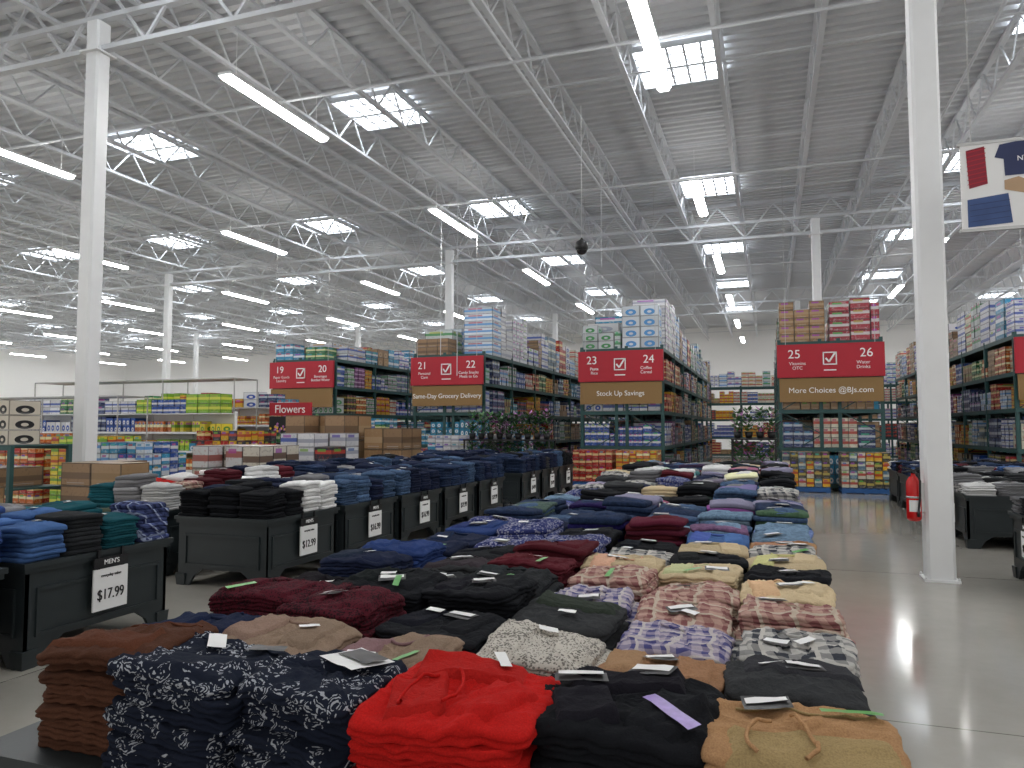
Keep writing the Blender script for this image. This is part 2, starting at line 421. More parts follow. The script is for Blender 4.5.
COL = dict(
 brown=(.082, .034, .020), red=(.46, .012, .010), black=(.010, .011, .014), tan=(.42, .24, .12), camel=(.33, .18, .10),
 taupe=(.23, .165, .12), dgrey=(.035, .037, .04), mgrey=(.18, .18, .19), cream=(.55, .44, .28), white=(.62, .62, .62), navy=(.013, .019, .048),
 blue=(.022, .045, .15), maroon=(.085, .013, .02), jean=(.05, .09, .17), ljean=(.13, .21, .31), djean=(.018, .032, .075), olive=(.06, .075, .05),
 pink=(.36, .21, .2), char=(.02, .022, .025), teal=(.012, .085, .11), lblue=(.07, .15, .36), lav=(.24, .23, .33))
SPEC = {k: (FAB, v) for k, v in COL.items()}
for k in ('jean', 'ljean', 'djean'): SPEC[k] = (DEN, COL[k])
SPEC.update(floral=(FLO, (1, 1, 1)), snake=(SNK, (1, 1, 1)), plp=(PL_P, (1, 1, 1)), plu=(PL_U, (1, 1, 1)), plg=(PL_G, (1, 1, 1)), pln=(PL_N, (1, 1, 1)), bfl=(STR, (1, 1, 1)), mkn=(MKN, (1, 1, 1)))
NAME = dict(brown='folded_brown_fleece_stack', floral='folded_floral_legging_stack', red='folded_red_hoodie_stack', black='folded_black_sweatshirt_stack',
 tan='folded_tan_jogger_stack', taupe='folded_taupe_sweater_stack', snake='folded_snakeskin_top_stack', plp='folded_plaid_shirt_stack', plu='folded_plaid_shirt_stack',
 plg='folded_plaid_shirt_stack', pln='folded_plaid_shirt_stack', jean='folded_jeans_stack', ljean='folded_jeans_stack', djean='folded_jeans_stack', cream='folded_cream_sweater_stack',
 maroon='folded_maroon_sweater_stack', mkn='folded_maroon_sweater_stack', dgrey='folded_grey_legging_stack', camel='folded_camel_sweater_stack')
TZ = .70
colX = [-1.88, -1.49, -1.11, -.72, -.33, .06]
plan = [
 ['brown', 'navy', 'mkn', 'black', 'navy', 'blue', 'navy', 'navy', 'blue', 'bfl', 'djean', 'jean', 'djean'],
 ['floral', 'taupe', 'mkn', 'black', 'char', 'dgrey', 'black', 'bfl', 'bfl', 'navy', 'djean', 'jean', 'djean'],
 ['floral', 'taupe', 'black', 'black', 'char', 'maroon', 'maroon', 'bfl', 'black', 'djean', 'jean', 'djean', 'djean'],
 ['red', 'snake', 'dgrey', 'plu', 'plp', 'cream', 'plg', 'black', 'maroon', 'ljean', 'jean', 'djean', 'jean'],
 ['black', 'camel', 'plu', 'plp', 'plp', 'cream', 'black', 'cream', 'lblue', 'ljean', 'jean', 'ljean', 'djean'],
 ['tan', 'dgrey', 'plg', 'plp', 'cream', 'black', 'cream', 'plg', 'tan', 'ljean', 'ljean', 'jean', 'djean'],
]
starts = [[1.76, 2.13], [1.70, 2.05], [1.72, 2.07], [1.72, 2.38], [1.80, 2.27], [1.75, 2.30]]
far_cols = ['navy', 'white', 'mgrey', 'black', 'djean', 'dgrey', 'lav', 'pink', 'maroon', 'char', 'jean', 'navy', 'black', 'white', 'bfl', 'cream', 'plg', 'ljean', 'char', 'djean']
seed = 100
for ci, cx in enumerate(colX):
    y = starts[ci][0]; k = 0
    pitch = .37
    far = Batch(); fm = [PAPER, BLACK]
    while y < 13.3:
        key = plan[ci][k] if k < len(plan[ci]) else random.choice(far_cols)
        mat, col = SPEC[key]
        seed += 1; rr = random.Random(seed)
        X_ = cx+(.07 if key == 'brown' else 0)
        if y < 4.9:
            B = Batch(); near = y < 3.9
            n, th, w, d = rr.choice((7, 8, 9)), .03, .385, .35
            if key == 'brown': n, th, w, d = 9, .031, .37, .36
            elif key == 'red': n, th, w, d = 7, .036, .44, .42
            elif key == 'black' and k == 0: n, th, w, d = 7, .036, .44, .42
            elif key == 'tan' and k == 0: n, th, w, d = 6, .038, .41, .38
            elif key == 'floral': n, th, w, d = 9, .029, .395, .34
            elif key == 'snake': n, th, w, d = 9, .027, .40, .40
            if ci >= 3 and k >= 1: n = rr.choice((6, 7, 7))
            mess = 1.45 if (k == 0) else 1.15
            if key == 'brown': mess = 1.2
            zt = stack(B, 0, 0, 0, w, d, n, th, seed, col, 110 if near else 44, near, rr.uniform(-.07, .07), mess)
            c2 = tuple(c*rr.uniform(.8, 1.25) for c in col); c3 = tuple(c*.55 for c in col)
            if k == 0 and ci in (3, 4):
                flap(B, zt, 0, 0, -.02, .08, .30, .15, .15, .022, c2, curve=.02); flap(B, zt, 0, 0, -.09, -.08, .15, .20, .35, .018, c2); flap(B, zt, 0, 0, .10, -.07, .13, .22, -.3, .016, col)
                flap(B, zt, 0, 0, -.01, .09, .18, .08, .2, .010, c3, curve=.02)
            elif key in ('djean', 'jean', 'ljean', 'tan', 'dgrey', 'floral', 'brown'):
                flap(B, zt, 0, 0, rr.uniform(-.02, .02), rr.choice((-.08, .07)), w*.86, d*.42, rr.uniform(-.15, .15), .012, c2)
                seam(B, zt, 0, 0, lambda t: (-.15+.3*t, .12+.008*math.sin(t*5)), .004, c2)
            else:
                flap(B, zt, 0, 0, -.10, rr.uniform(-.03, .03), .12, d*.7, rr.uniform(-.2, .2), .011, c2); flap(B, zt, 0, 0, .10, rr.uniform(-.03, .03), .12, d*.7, rr.uniform(-.2, .2), .011, col)
                seam(B, zt, 0, 0, lambda t: (.065*math.cos(math.pi*(1+t)), .12+.05*math.sin(math.pi*(1+t))), .006, c2)
            dx = lambda: rr.uniform(-.09, .09)
            if k > 0 and rr.random() < .7: label(B, zt, 0, 0, dx(), dx(), rr.uniform(-.6, .6), 1, 4, rr.uniform(.85, 1.1))
            if k > 0 and rr.random() < .35: tag(B, zt, 0, 0, dx(), dx(), .065, .035, rr.uniform(-.7, .7), 1, lift=.018)
            if k > 0 and rr.random() < .22: tag(B, zt, 0, 0, dx(), -.09, .024, .12, rr.uniform(-.8, .8), 3, lift=.014)
            if key == 'floral' and ci == 2:
                tag(B, zt, 0, 0, .06, .04, .17, .13, -.5, 1, lift=.016); tag(B, zt, 0, 0, .072, .052, .145, .07, -.5, 4, lift=.020)
            if key == 'floral' and ci == 1: tag(B, zt, 0, 0, -.05, .10, .13, .05, -.9, 1, lift=.016); tag(B, zt, 0, 0, .12, .11, .10, .05, .4, 4, lift=.016)
            if ci == 4 and k == 0:
                tag(B, zt, 0, 0, .11, -.10, .035, .17, .75, 2, lift=.022); label(B, zt, 0, 0, -.13, .05, .3, 1, 4, 1.2, lift=.024); label(B, zt, 0, 0, .03, .15, -.3, 1, 4, 1.1, lift=.026)
            if ci == 3 and k == 0: tag(B, zt, 0, 0, .04, .16, .03, .13, .5, 1, lift=.026)
            if k == 0 and ci in (3, 5):
                for sgn in (-1, 1):
                    pts = []
                    for i in range(14):
                        t = i/13; px = -.05+sgn*(.02+.05*math.sin(t*2.6)); py = .02-.17*t+.02*math.sin(t*7+sgn)
                        pts.append((px, py, zt(px, py)+.022))
                    B.tube(pts, .0045, 6, 0, tuple(c*1.05 for c in col))
            if ci == 5 and k == 0: tag(B, zt, 0, 0, .10, .11, .13, .03, .1, 3, lift=.016); label(B, zt, 0, 0, -.08, .12, .2, 1, 4, 1.0, lift=.018)
            B.obj(NAME.get(key, 'folded_%s_garment_stack' % {'bfl': 'blue_print', 'char': 'charcoal'}.get(key, key)), [mat, PAPER, PURP, GREEN, BLACK], (X_, y, TZ))
        else:
            if mat not in fm: fm.append(mat)
            n = rr.choice((7, 8, 9, 10)); hgt = rr.choice((.2, .24, .27, .31))
            if y > 9: hgt += .05
            c = col if rr.random() < .6 else [col, tuple(q*rr.uniform(.4, 1.6) for q in col)]
            zt = stack(far, cx, y, TZ, .385, .355, n, hgt/n, seed, c, 26, False, rr.uniform(-.05, .05), 1.2, fm.index(mat))
            # height lookup in world coordinates of this pile
            z2 = (lambda zt, ax, ay: (lambda x, y_: zt(x, y_)))(zt, cx, y)
            flap(far, z2, cx, y, rr.uniform(-.06, .06), rr.uniform(-.06, .06), .2, .2, rr.uniform(-.4, .4), .012, tuple(q*1.12 for q in col), fm.index(mat), 6, 6)
            if rr.random() < .55: label(far, z2, cx, y, rr.uniform(-.08, .08), rr.uniform(-.08, .08), rr.uniform(-.7, .7), 0, 1, 1.1, 3)
        y = starts[ci][1] if k == 0 else y+pitch; k += 1
    far.obj('folded_clothes_pile', fm)

# ------------------------------------------------------------------ bin tables
def bin_mesh(wx, wy, h=.7):
    b = Batch(); hx, hy = wx/2, wy/2
    def panel(L, place):
        P = [(-L, 0), (-L+.14, 0), (-L+.20, .10), (-L+.30, .17), (L-.30, .17), (L-.20, .10), (L-.14, 0), (L, 0), (L, h-.07), (-L, h-.07)]
        n = len(P); V = [place(u, z, 0) for u, z in P]+[place(u, z, .03) for u, z in P]
        F = [(0, 1, 2, 9), (2, 3, 9), (3, 4, 8, 9), (4, 5, 8), (5, 6, 7, 8)]
        F = F+[tuple(i+n for i in reversed(f)) for f in F]+[(i, i+n, (i+1) % n+n, (i+1) % n) for i in range(n)]
        b.raw(V, F)
    panel(hx-.02, lambda u, z, o: (u, -hy+.02+o, z))
    panel(hx-.02, lambda u, z, o: (u, hy-.02-o, z))
    panel(hy-.02, lambda u, z, o: (-hx+.02+o, u, z))
    panel(hy-.02, lambda u, z, o: (hx-.02-o, u, z))
    for sy in (-1, 1):
        yy = sy*(hy-.015)
        for z0, z1 in ((.20, .225), (.50, .525)): b.box(-hx+.12, hx-.12, yy-.01, yy+.01, z0, z1)
        for xx in (-hx+.10, hx-.125): b.box(xx, xx+.025, yy-.01, yy+.01, .2, .525)
    for sx in (-1, 1):
        xx = sx*(hx-.015)
        for z0, z1 in ((.20, .225), (.50, .525)): b.box(xx-.01, xx+.01, -hy+.12, hy-.12, z0, z1)
        for yy in (-hy+.10, hy-.125): b.box(xx-.01, xx+.01, yy, yy+.025, .2, .525)
        for sy in (-1, 1): b.box(sx*(hx-.06)-.06, sx*(hx-.06)+.06, sy*(hy-.06)-.06, sy*(hy-.06)+.06, 0, .12, taper=.01)
    b.box(-hx, hx, -hy, hy, h-.07, h-.02)
    b.box(-hx-.015, hx+.015, -hy-.015, hy+.015, h-.035, h)
    return b.mesh('plastic_display_table', BIN)
BMm = bin_mesh(1.18, 1.15); BMs = bin_mesh(1.12, 1.26)
for i in range(10):
    for x in (-1.535, -.325): inst('plastic_display_table', BMm, (x, 1.5+.6+i*1.19, 0))

def price_sign(x, y, z, facing, body, s=.3):
    e = empty('price_sign', (x, y, z))
    b = Batch()
    b.box(0, .012, -s/2, s/2, -s/2, s/2); b.box(0, .014, -s/2, s/2, s/2+.01, s/2+.08, mi=1)
    for yy in (-s*.35, s*.35): b.box(-.005, .01, yy-.01, yy+.01, s/2, s/2+.14, mi=1)
    b.obj('card', [PAPER, BLACK], parent=e)
    text('price', body, s*.36, (.014, 0, -.04), FX, TXTK, e, sx=.8, ext=.003); text('caption', "MEN'S" if s > .28 else 'SALE', .05, (.016, 0, s/2+.045), FX, TXTW, e)
    text('small_print', 'everyday value', .03, (.014, 0, s/2-.05), FX, TXTK, e)
    if facing == 'XN': e.rotation_euler = (0, 0, math.pi)
    return e

def pile(cx, cy, nx, ny, wx, wy, keys, hr=(.22, .36)):
    B = Batch(); fm = [PAPER, BLACK]; global seed
    for i in range(nx):
        for j in range(ny):
            seed += 1; rr = random.Random(seed); key = rr.choice(keys); mat, col = SPEC[key]
            if mat not in fm: fm.append(mat)
            mi = fm.index(mat)
            n = rr.choice((7, 8, 9, 10)); h = rr.uniform(*hr)
            w = wx/nx; d = wy/ny; px, py = (i+.5)*w-wx/2, (j+.5)*d-wy/2
            g = rr.uniform(.7, 1.25); col = tuple(q*g for q in col); g2 = rr.uniform(.5, 1.7)
            cc = col if rr.random() < .6 else [col, tuple(q*g2 for q in col)]
            zt = stack(B, px, py, 0, w*.99, d*.99, n, h/n, seed, cc, 28, False, rr.uniform(-.04, .04), 1.15, mi)
            flap(B, zt, px, py, rr.uniform(-.04, .04), rr.uniform(-.04, .04), w*.6, d*.6, rr.uniform(-.4, .4), .012, tuple(q*1.15 for q in col), mi, 6, 6)
            if rr.random() < .5: label(B, zt, px, py, rr.uniform(-.06, .06), rr.uniform(-.06, .06), rr.uniform(-.7, .7), 0, 1, .95, 3)
    B.obj('folded_clothes_pile', fm, (cx, cy, TZ))
LX = -5.23
left = [(2.85, ['navy', 'teal', 'djean', 'blue', 'maroon', 'teal', 'navy'], (.36, .46), None), (4.25, ['mgrey', 'olive', 'teal', 'lblue', 'char', 'blue', 'lblue', 'taupe', 'lblue', 'pln'], (.22, .3), '$17.99'),
 (6.75, ['black', 'black', 'char', 'navy', 'white', 'black'], (.24, .34), '$12.99'), (8.15, ['navy', 'jean', 'djean', 'black', 'mgrey', 'djean'], (.24, .34), '$16.99'), (9.55, ['djean', 'navy', 'jean'], (.24, .36), '$16.99'),
 (10.95, ['djean', 'navy', 'jean'], (.26, .36), '$19.99'), (12.35, ['djean', 'navy', 'jean'], (.26, .36), '$19.99'), (14.65, ['djean', 'black', 'navy'], (.26, .36), '$14.99'), (16.05, ['navy', 'dgrey', 'djean'], (.26, .36), '$14.99'), (17.45, ['navy', 'jean', 'black'], (.26, .36), '$9.99')]
for y, keys, hr, pr in left:
    inst('plastic_display_table', BMs, (LX, y, 0)); pile(LX, y, 3, 4, 1.12, 1.27, keys, hr)
    if pr: price_sign(LX+.585, y+.02, .42, 'X', pr, .3)
for y, keys in ((7.0, ['maroon', 'teal', 'white', 'mgrey', 'plp', 'maroon', 'red']), (8.4, ['black', 'navy', 'white', 'maroon']), (9.8, ['navy', 'djean', 'mgrey']), (11.2, ['djean', 'navy', 'jean']), (12.6, ['djean', 'navy', 'black']), (14.9, ['djean', 'navy']), (16.3, ['djean', 'navy'])):
    inst('plastic_display_table', BMs, (-6.75, y, 0)); pile(-6.75, y, 3, 4, 1.12, 1.27, keys, (.26, .4))
for y, keys in ((8.8, ['white', 'mgrey', 'black']), (12.0, ['mgrey', 'dgrey', 'white', 'black', 'plg']), (13.4, ['black', 'white', 'djean']), (14.8, ['black', 'mgrey', 'lblue']), (16.2, ['djean', 'maroon', 'navy']), (17.6, ['djean', 'black', 'white'])):
    for x in (3.0, 4.3):
        inst('plastic_display_table', BMs, (x, y, 0)); pile(x, y, 3, 4, 1.12, 1.27, keys, (.12, .24))
    if y < 13: price_sign(2.415, y, .42, 'XN', '$9.99', .26)

# ------------------------------------------------------------------ products & racks
PAL = [((.68, .69, .72), (.03, .08, .38)), ((.5, .54, .56), (.05, .26, .08)), ((.02, .08, .36), (.7, .7, .7)), ((.42, .015, .015), (.75, .6, .3)), ((.62, .6, .48), (.42, .03, .02)),
       ((.02, .20, .07), (.7, .7, .4)), ((.68, .40, .02), (.42, .03, .02)), ((.33, .20, .10), (.42, .29, .17)), ((.60, .65, .70), (.08, .28, .6)), ((.03, .26, .45), (.7, .72, .75)),
       ((.55, .13, .02), (.8, .8, .5)), ((.7, .7, .72), (.35, .37, .45)), ((.2, .04, .2), (.6, .45, .6)), ((.04, .04, .06), (.5, .06, .04)), ((.32, .20, .11), (.16, .10, .06)), ((.03, .05, .16), (.5, .55, .6)), ((.10, .18, .26), (.6, .6, .5)), ((.05, .045, .04), (.5, .4, .1))]
WHP = [PAL[0], PAL[1], PAL[8], PAL[11], PAL[4], PAL[16]]
def fill(B, axis, a0, a1, d0, d1, z0, zmax, pal=None, tall=False, wr=(.14, .30), fr=None):
    a = a0
    while a < a1-.15:
        run = random.uniform(.4, 1.2); A, Cc = random.choice(pal or PAL); R = random.random()
        w = random.uniform(*wr); h = random.uniform(.13, .28)
        if tall: h = random.uniform(.2, .34)
        top = zmax*(random.uniform(.78, 1.) if not tall else random.uniform(fr or .6, 1.))
        e = min(a+run, a1); nn = max(1, int((e-a)/w)); w = (e-a)/nn; nz = max(1, int(top/h))
        for i in range(nn):
            for j in range(nz):
                if j == nz-1 and random.random() < .15: continue
                sc = random.uniform(.75, 1.1); col = tuple(c*sc for c in A); g = random.uniform(.002, .008)
                p0, p1 = a+i*w+g, a+(i+1)*w-g; jj = random.uniform(-.015, .015)
                zz = (z0+j*h+.002, z0+(j+1)*h-.003)
                if axis == 'Y': B.box(d0+jj, d1+jj, p0, p1, *zz, col, (*Cc, R))
                else: B.box(p0, p1, d0+jj, d1+jj, *zz, col, (*Cc, R))
        a = e+.01
LV = [(.16, .84), (1.1, .85), (2.1, .76), (3.0, .78), (3.9, 1.25)]
def rack(x0, x1, y0, y1, endpals=None, endh=(1.1, 1.1), toph=1.25, endtop=None, tower=None):
    F = Batch(); P = Batch(); nb = max(1, round((y1-y0-.1)/2.6))
    ys = [y0+.05+(y1-y0-.1)*i/nb for i in range(nb+1)]
    for y in ys:
        for x in (x0+.04, x0+1.05, x1-1.05, x1-.04):
            F.box(x-.045, x+.045, y-.035, y+.035, 0, 3.95); F.box(x-.08, x+.08, y-.07, y+.07, 0, .015)
        for xa, xb in ((x0+.04, x0+1.05), (x1-1.05, x1-.04)):
            for k in range(6):
                z = .2+k*.62
                F.bar((xa if k % 2 else xb, y, z), (xb if k % 2 else xa, y, z+.6), .025)
    for z, _ in LV:
        for x in (x0+.03, x0+1.05, x1-1.05, x1-.03): F.box(x-.025, x+.025, ys[0], ys[-1], z-.12, z-.02)
        for xa, xb in ((x0+.03, x0+1.05), (x1-1.05, x1-.03)): F.box(xa, xb, ys[0], ys[-1], z-.035, z-.02)
        F.box(x0, x1, y0-.03, y0+.02, z-.12, z-.02)
    for li, (z, h) in enumerate(LV):
        tall = li == 4
        pal = WHP+[PAL[7], PAL[3], PAL[9], PAL[14], PAL[0]] if tall else None
        if tall:
            ty = y0+.75
            if tower:
                fill(P, 'Y', ty, ty+3.6, x1-1.02, x1-.02, z-.015, tower, [PAL[11], PAL[0], PAL[8], PAL[11]], True, (.3, .45), .88)
                fill(P, 'Y', ty+3.7, y1-.1, x1-1.02, x1-.02, z-.015, toph, pal, True, (.3, .5))
            else: fill(P, 'Y', ty, y1-.1, x1-1.02, x1-.02, z-.015, toph, pal, True, (.3, .5))
            fill(P, 'Y', ty, y1-.1, x0+.02, x0+1.02, z-.015, toph, pal, True, (.3, .5))
            et = endtop or [PAL[0], PAL[11]]; mid = (x0+x1)/2
            if endh[0] > .1: fill(P, 'X', x0+.05, mid-.02, y0+.05, y0+.7, z-.015, endh[0], et[:1], True, (.3, .42), .9)
            if endh[1] > .1: fill(P, 'X', mid+.02, x1-.05, y0+.05, y0+.7, z-.015, endh[1], et[-1:], True, (.3, .42), .9)
        else:
            fill(P, 'Y', y0+.75, y1-.1, x0+.02, x0+1.0, z-.015, h, pal); fill(P, 'Y', y0+.75, y1-.1, x1-1.0, x1-.02, z-.015, h, pal)
            pe = endpals[li % len(endpals)] if endpals else None
            fill(P, 'X', x0+.1, x1-.1, y0+.05, y0+.7, z-.015, h, [pe, pe, random.choice(PAL)] if pe else None, False, (.12, .24))
    F.obj('pallet_rack', TEAL); P.obj('stacked_merchandise', PROD)
def aisle_sign(x0, x1, y, a, c, ta, tc, board):
    xc = (x0+x1)/2; w = x1-x0; e = empty('aisle_sign', (xc, y, 3.36))
    b = Batch()
    b.box(-w/2, w/2, -.03, .03, -.42, .42); b.box(-w/2-.02, w/2+.02, -.02, .035, -.44, .44, mi=3)
    b.box(-w/2+.03, w/2-.03, .0, .04, -1.08, -.46, mi=1)
    s = .17
    for q in ((-s, s, s-.03, s), (-s, s, -s, -s+.03)): b.box(q[0], q[1], -.045, -.03, q[2]+.05, q[3]+.05, mi=2)
    for q in ((-s, -s+.03), (s-.03, s)): b.box(q[0], q[1], -.045, -.03, -s+.05, s+.05, mi=2)
    b.bar((-.1, -.04, .06), (-.02, -.04, -.04), .01, .045, mi=2); b.bar((-.02, -.04, -.04), (.13, -.04, .2), .01, .045, mi=2)
    b.box(-.15, .15, -.04, -.03, -.27, -.24, mi=2)
    for xx in (-w/2+.2, w/2-.2): b.bar((xx, .0, .44), (xx, .0, 5.0), .012, mi=4)
    b.obj('panel', [RED, KRAFT, TXTW, RED, METAL], parent=e)
    text('number', a, .32, (-w*.34, -.033, .17), FY, TXTW, e); text('number', c, .32, (w*.34, -.033, .17), FY, TXTW, e)
    text('category', ta, .12, (-w*.31, -.033, -.13), FY, TXTW, e); text('category', tc, .12, (w*.31, -.033, -.13), FY, TXTW, e)
    if board: text('slogan', board, .2, (0, -.003, -.78), FY, TXTW, e, ext=.004)
RX = [(-15.9, -13.45), (-10.6, -8.2), (-5.2, -2.8), (.23, 2.78), (5.65, 8.2), (11.1, 13.6)]
names = [('19', '20', 'Paper Goods\nLaundry', 'Beverages\nBottled Water'), ('21', '22', 'Personal\nCare', 'Candy Snacks\nMeals to Go'), ('23', '24', 'Pasta\nRice', 'Coffee\nCereal'), ('25', '26', 'Vitamins\nOTC', 'Water\nDrinks'), ('27', '28', 'Soups', 'Snacks'), None]
boards = [None, 'Same-Day Grocery Delivery', 'Stock Up Savings', 'More Choices @BJs.com', None, None]
ep = [[PAL[2], PAL[9], PAL[1]], [PAL[1], PAL[9], PAL[0]], [PAL[6], PAL[2], PAL[0], PAL[8]], [PAL[9], PAL[4], PAL[7], PAL[6]], [PAL[6], PAL[4]], None]
eh = [(.7, .55), (.6, .0), (.95, 1.35), (1.2, 1.2), (1.0, 1.), (1., 1.)]
et = [[PAL[9], PAL[5]], [PAL[14]], [PAL[1], PAL[8]], [PAL[7], ((.38, .04, .06), (.6, .6, .6))], None, None]
tw = [None, 1.7, 1.6, None, None, None]
th_ = [1.0, 1.4, 1.4, 1.1, 1.45, 1.2]
for i, (x0, x1) in enumerate(RX):
    rack(x0, x1, 21., 39., ep[i], eh[i], th_[i], et[i], tw[i])
    if names[i]: aisle_sign(x0, x1, 20.85, *names[i], boards[i])
F = Batch(); P = Batch(); x = -24.
while x <= 16:
    for y in (43., 44.1): F.box(x-.045, x+.045, y-.035, y+.035, 0, 3.95)
    x += 2.5
for z, h in LV:
    for y in (43., 44.1): F.box(-24, 16, y-.025, y+.025, z-.12, z-.02)
    F.box(-24, 16, 43, 44.1, z-.035, z-.02); fill(P, 'X', -24, 16, 43.0, 44.05, z-.015, h, [PAL[i] for i in (3, 6, 7, 0, 2, 13, 4)] if z < 3.5 else WHP+[PAL[7]], z > 3.5)
F.obj('pallet_rack', TEAL); P.obj('stacked_merchandise', PROD)

def pallet(x, y, wx, wy, mat=WOOD):
    b = Batch()
    for k in range(7):
        xx = -wx/2+k*(wx-.09)/6; b.box(xx, xx+.09, -wy/2, wy/2, .12, .14)
    for yy in (-wy/2, -.04, wy/2-.08): b.box(-wx/2, wx/2, yy, yy+.08, .02, .12)
    for xx in (-wx/2, -.05, wx/2-.1): b.box(xx, xx+.1, -wy/2, wy/2, 0, .02)
    b.obj('shipping_pallet', mat, (x, y, 0))
def goods(name, x, y, wx, wy, h, pal, bw=.4, bh=.3, base=.142, pm=WOOD):
    if base > .05: pallet(x, y, wx, wy, pm)
    b = Batch(); nx = max(1, round(wx/bw)); ny = max(1, round(wy/bw)); nz = max(1, round((h-base)/bh)); bh = (h-base)/nz
    for i in range(nx):
        for j in range(ny):
            for k in range(nz):
                if k == nz-1 and random.random() < .12: continue
                A, C_ = random.choice(pal); g = .006; sc = random.uniform(.85, 1.08)
                b.box(-wx/2+i*wx/nx+g, -wx/2+(i+1)*wx/nx-g, -wy/2+j*wy/ny+g, -wy/2+(j+1)*wy/ny-g, base+k*bh, base+(k+1)*bh-.006, tuple(c*sc for c in A), (*C_, random.uniform(.2, 1) if pal is not carts else .3))
    b.obj(name, PROD, (x, y, 0))
def shelving(x0, x1, y, h, pals, depth=.5, levels=4, topstock=False):
    F = Batch(); P = Batch()
    F.box(x0, x1, y+depth, y+depth+.04, 0, h); F.box(x0, x1, y, y+depth, 0, .14)
    x = x0
    while x <= x1+.01: F.box(x-.02, x+.02, y+depth-.04, y+depth+.05, 0, h+.05); x += (x1-x0)/max(1, round((x1-x0)/1.2))
    for k in range(1, levels):
        z = .14+(h-.14)*k/levels; F.box(x0, x1, y+.03, y+depth, z-.025, z); F.box(x0, x1, y+.01, y+.03, z-.04, z+.01)
    for k in range(levels):
        z = .14+(h-.14)*k/levels; fill(P, 'X', x0+.03, x1-.03, y+.05, y+depth-.05, z+.002, (h-.14)/levels*.98-.03, pals, False, (.09, .16))
    if topstock: F.box(x0, x1, y+.03, y+depth, h-.02, h+.001); fill(P, 'X', x0+.05, x1-.05, y+.05, y+depth-.05, h+.003, .5, pals, False, (.15, .3))
    F.obj('grocery_shelving', WHITE); P.obj('shelf_groceries', PROD)
carts = [PAL[7], PAL[14], ((.34, .22, .12), (.28, .18, .09))]
YG = [PAL[6], PAL[5], ((.2, .42, .03), (.7, .7, .1)), PAL[10], PAL[3], PAL[2], PAL[9], PAL[0], PAL[15], ((.75, .6, .05), (.1, .3, .05))]
def steel_shelf(x0, x1, y0, y1, h, lv, mat=TEAL, t=.03):
    F = Batch(); n = max(1, round((x1-x0)/2.4))
    for i in range(n+1):
        x = x0+(x1-x0)*i/n
        for y in (y0, y1): F.box(x-t, x+t, y-t, y+t, 0, h)
    for z in lv:
        F.box(x0, x1, y0-.02, y0+.02, z-t*2.4, z); F.box(x0, x1, y1-.02, y1+.02, z-t*2.4, z); F.box(x0, x1, y0, y1, z-.02, z)
    F.obj('steel_shelf_rack', mat)
steel_shelf(-12.2, -9.9, 7.4, 8.3, 1.36, (.2, .75, 1.36))
B = Batch()
for i in range(9):
    for k in range(3):
        x = -12.1+i*.235; z = 1.362+k*.21
        B.box(x, x+.225, 7.42, 7.9, z, z+.205, (.60, .55, .46), (.012, .012, .014, .05))
B.obj('cookware_carton', PROD)
B = Batch(); fill(B, 'X', -12.15, -10, 7.45, 8.2, .2, .42, [PAL[13], PAL[11], PAL[4]]); fill(B, 'X', -12.15, -10, 7.45, 8.2, .752, .45, carts+[PAL[11], PAL[13]]); B.obj('stacked_merchandise', PROD)
goods('cardboard_carton_stack', -8.9, 8.3, 1.1, 1.0, 1.12, carts, .5, .3)
goods('cardboard_carton_stack', -9.3, 6.4, 1.0, 1.0, .85, carts, .5, .3)
goods('white_carton_stack', -8.7, 10.8, 1.4, 1.1, 1.3, [((.62, .58, .5), (.1, .05, .03)), ((.58, .58, .58), (.35, .08, .06))], .35, .38)
goods('cardboard_carton_stack', -9.9, 15.2, 1.6, 1.2, 1.9, carts, .6, .55)
goods('cardboard_carton_stack', -8.4, 15.6, 1.0, 1.0, 1.6, carts, .5, .5)
goods('beverage_pallet_stack', -10.9, 10.6, 1.2, 1.0, 1.35, [PAL[9], PAL[8], PAL[2]], .2, .2)
goods('beverage_pallet_stack', -12.4, 11.0, 1.2, 1.0, 1.45, [YG[2], YG[9], PAL[6]], .2, .2)
goods('beverage_pallet_stack', -14.0, 11.0, 1.2, 1.0, 1.5, [PAL[3], PAL[10]], .2, .2)
goods('beverage_pallet_stack', -10.4, 12.6, 1.2, 1.0, 1.55, [PAL[6], PAL[3], PAL[13]], .2, .2)
goods('paper_goods_pallet', -8.6, 12.9, 1.2, 1.0, 1.5, [PAL[11], PAL[0], PAL[13]], .4, .3)
shelving(-18.5, -12.2, 14.2, 1.95, YG, topstock=True); shelving(-27., -19.5, 17., 2.0, YG, topstock=True); shelving(-18.5, -13.0, 18., 2.2, YG, topstock=True)
shelving(-34., -20, 23., 2.1, YG, topstock=True); shelving(-40, -24, 30., 2.2, YG+WHP, topstock=True); shelving(-52, -36, 36., 2.3, YG+WHP, topstock=True); shelving(-36., -20, 40., 2.6, WHP+YG, topstock=True); shelving(-24., -15., 10.0, 1.5, YG+WHP)
steel_shelf(-20, -13, 15.6, 16.5, 2.9, (1.0, 2.9), METAL, .012); steel_shelf(-17.6, -13.2, 12.2, 13.0, 2.3, (.9, 2.3), METAL, .01)
for i in range(2): goods('beverage_pallet_stack', -6.9+i*-1.6, 19.4, 1.2, 1.0, 1.4, [PAL[11], PAL[0], PAL[9]], .22, .2)
goods('beverage_pallet_stack', -11.6, 20.2, 1.2, 1.0, 1.9, [PAL[9], PAL[5], PAL[0]], .24, .2); goods('beverage_pallet_stack', -12.9, 20.2, 1.1, 1.0, 1.7, [PAL[6], PAL[10]], .24, .2)
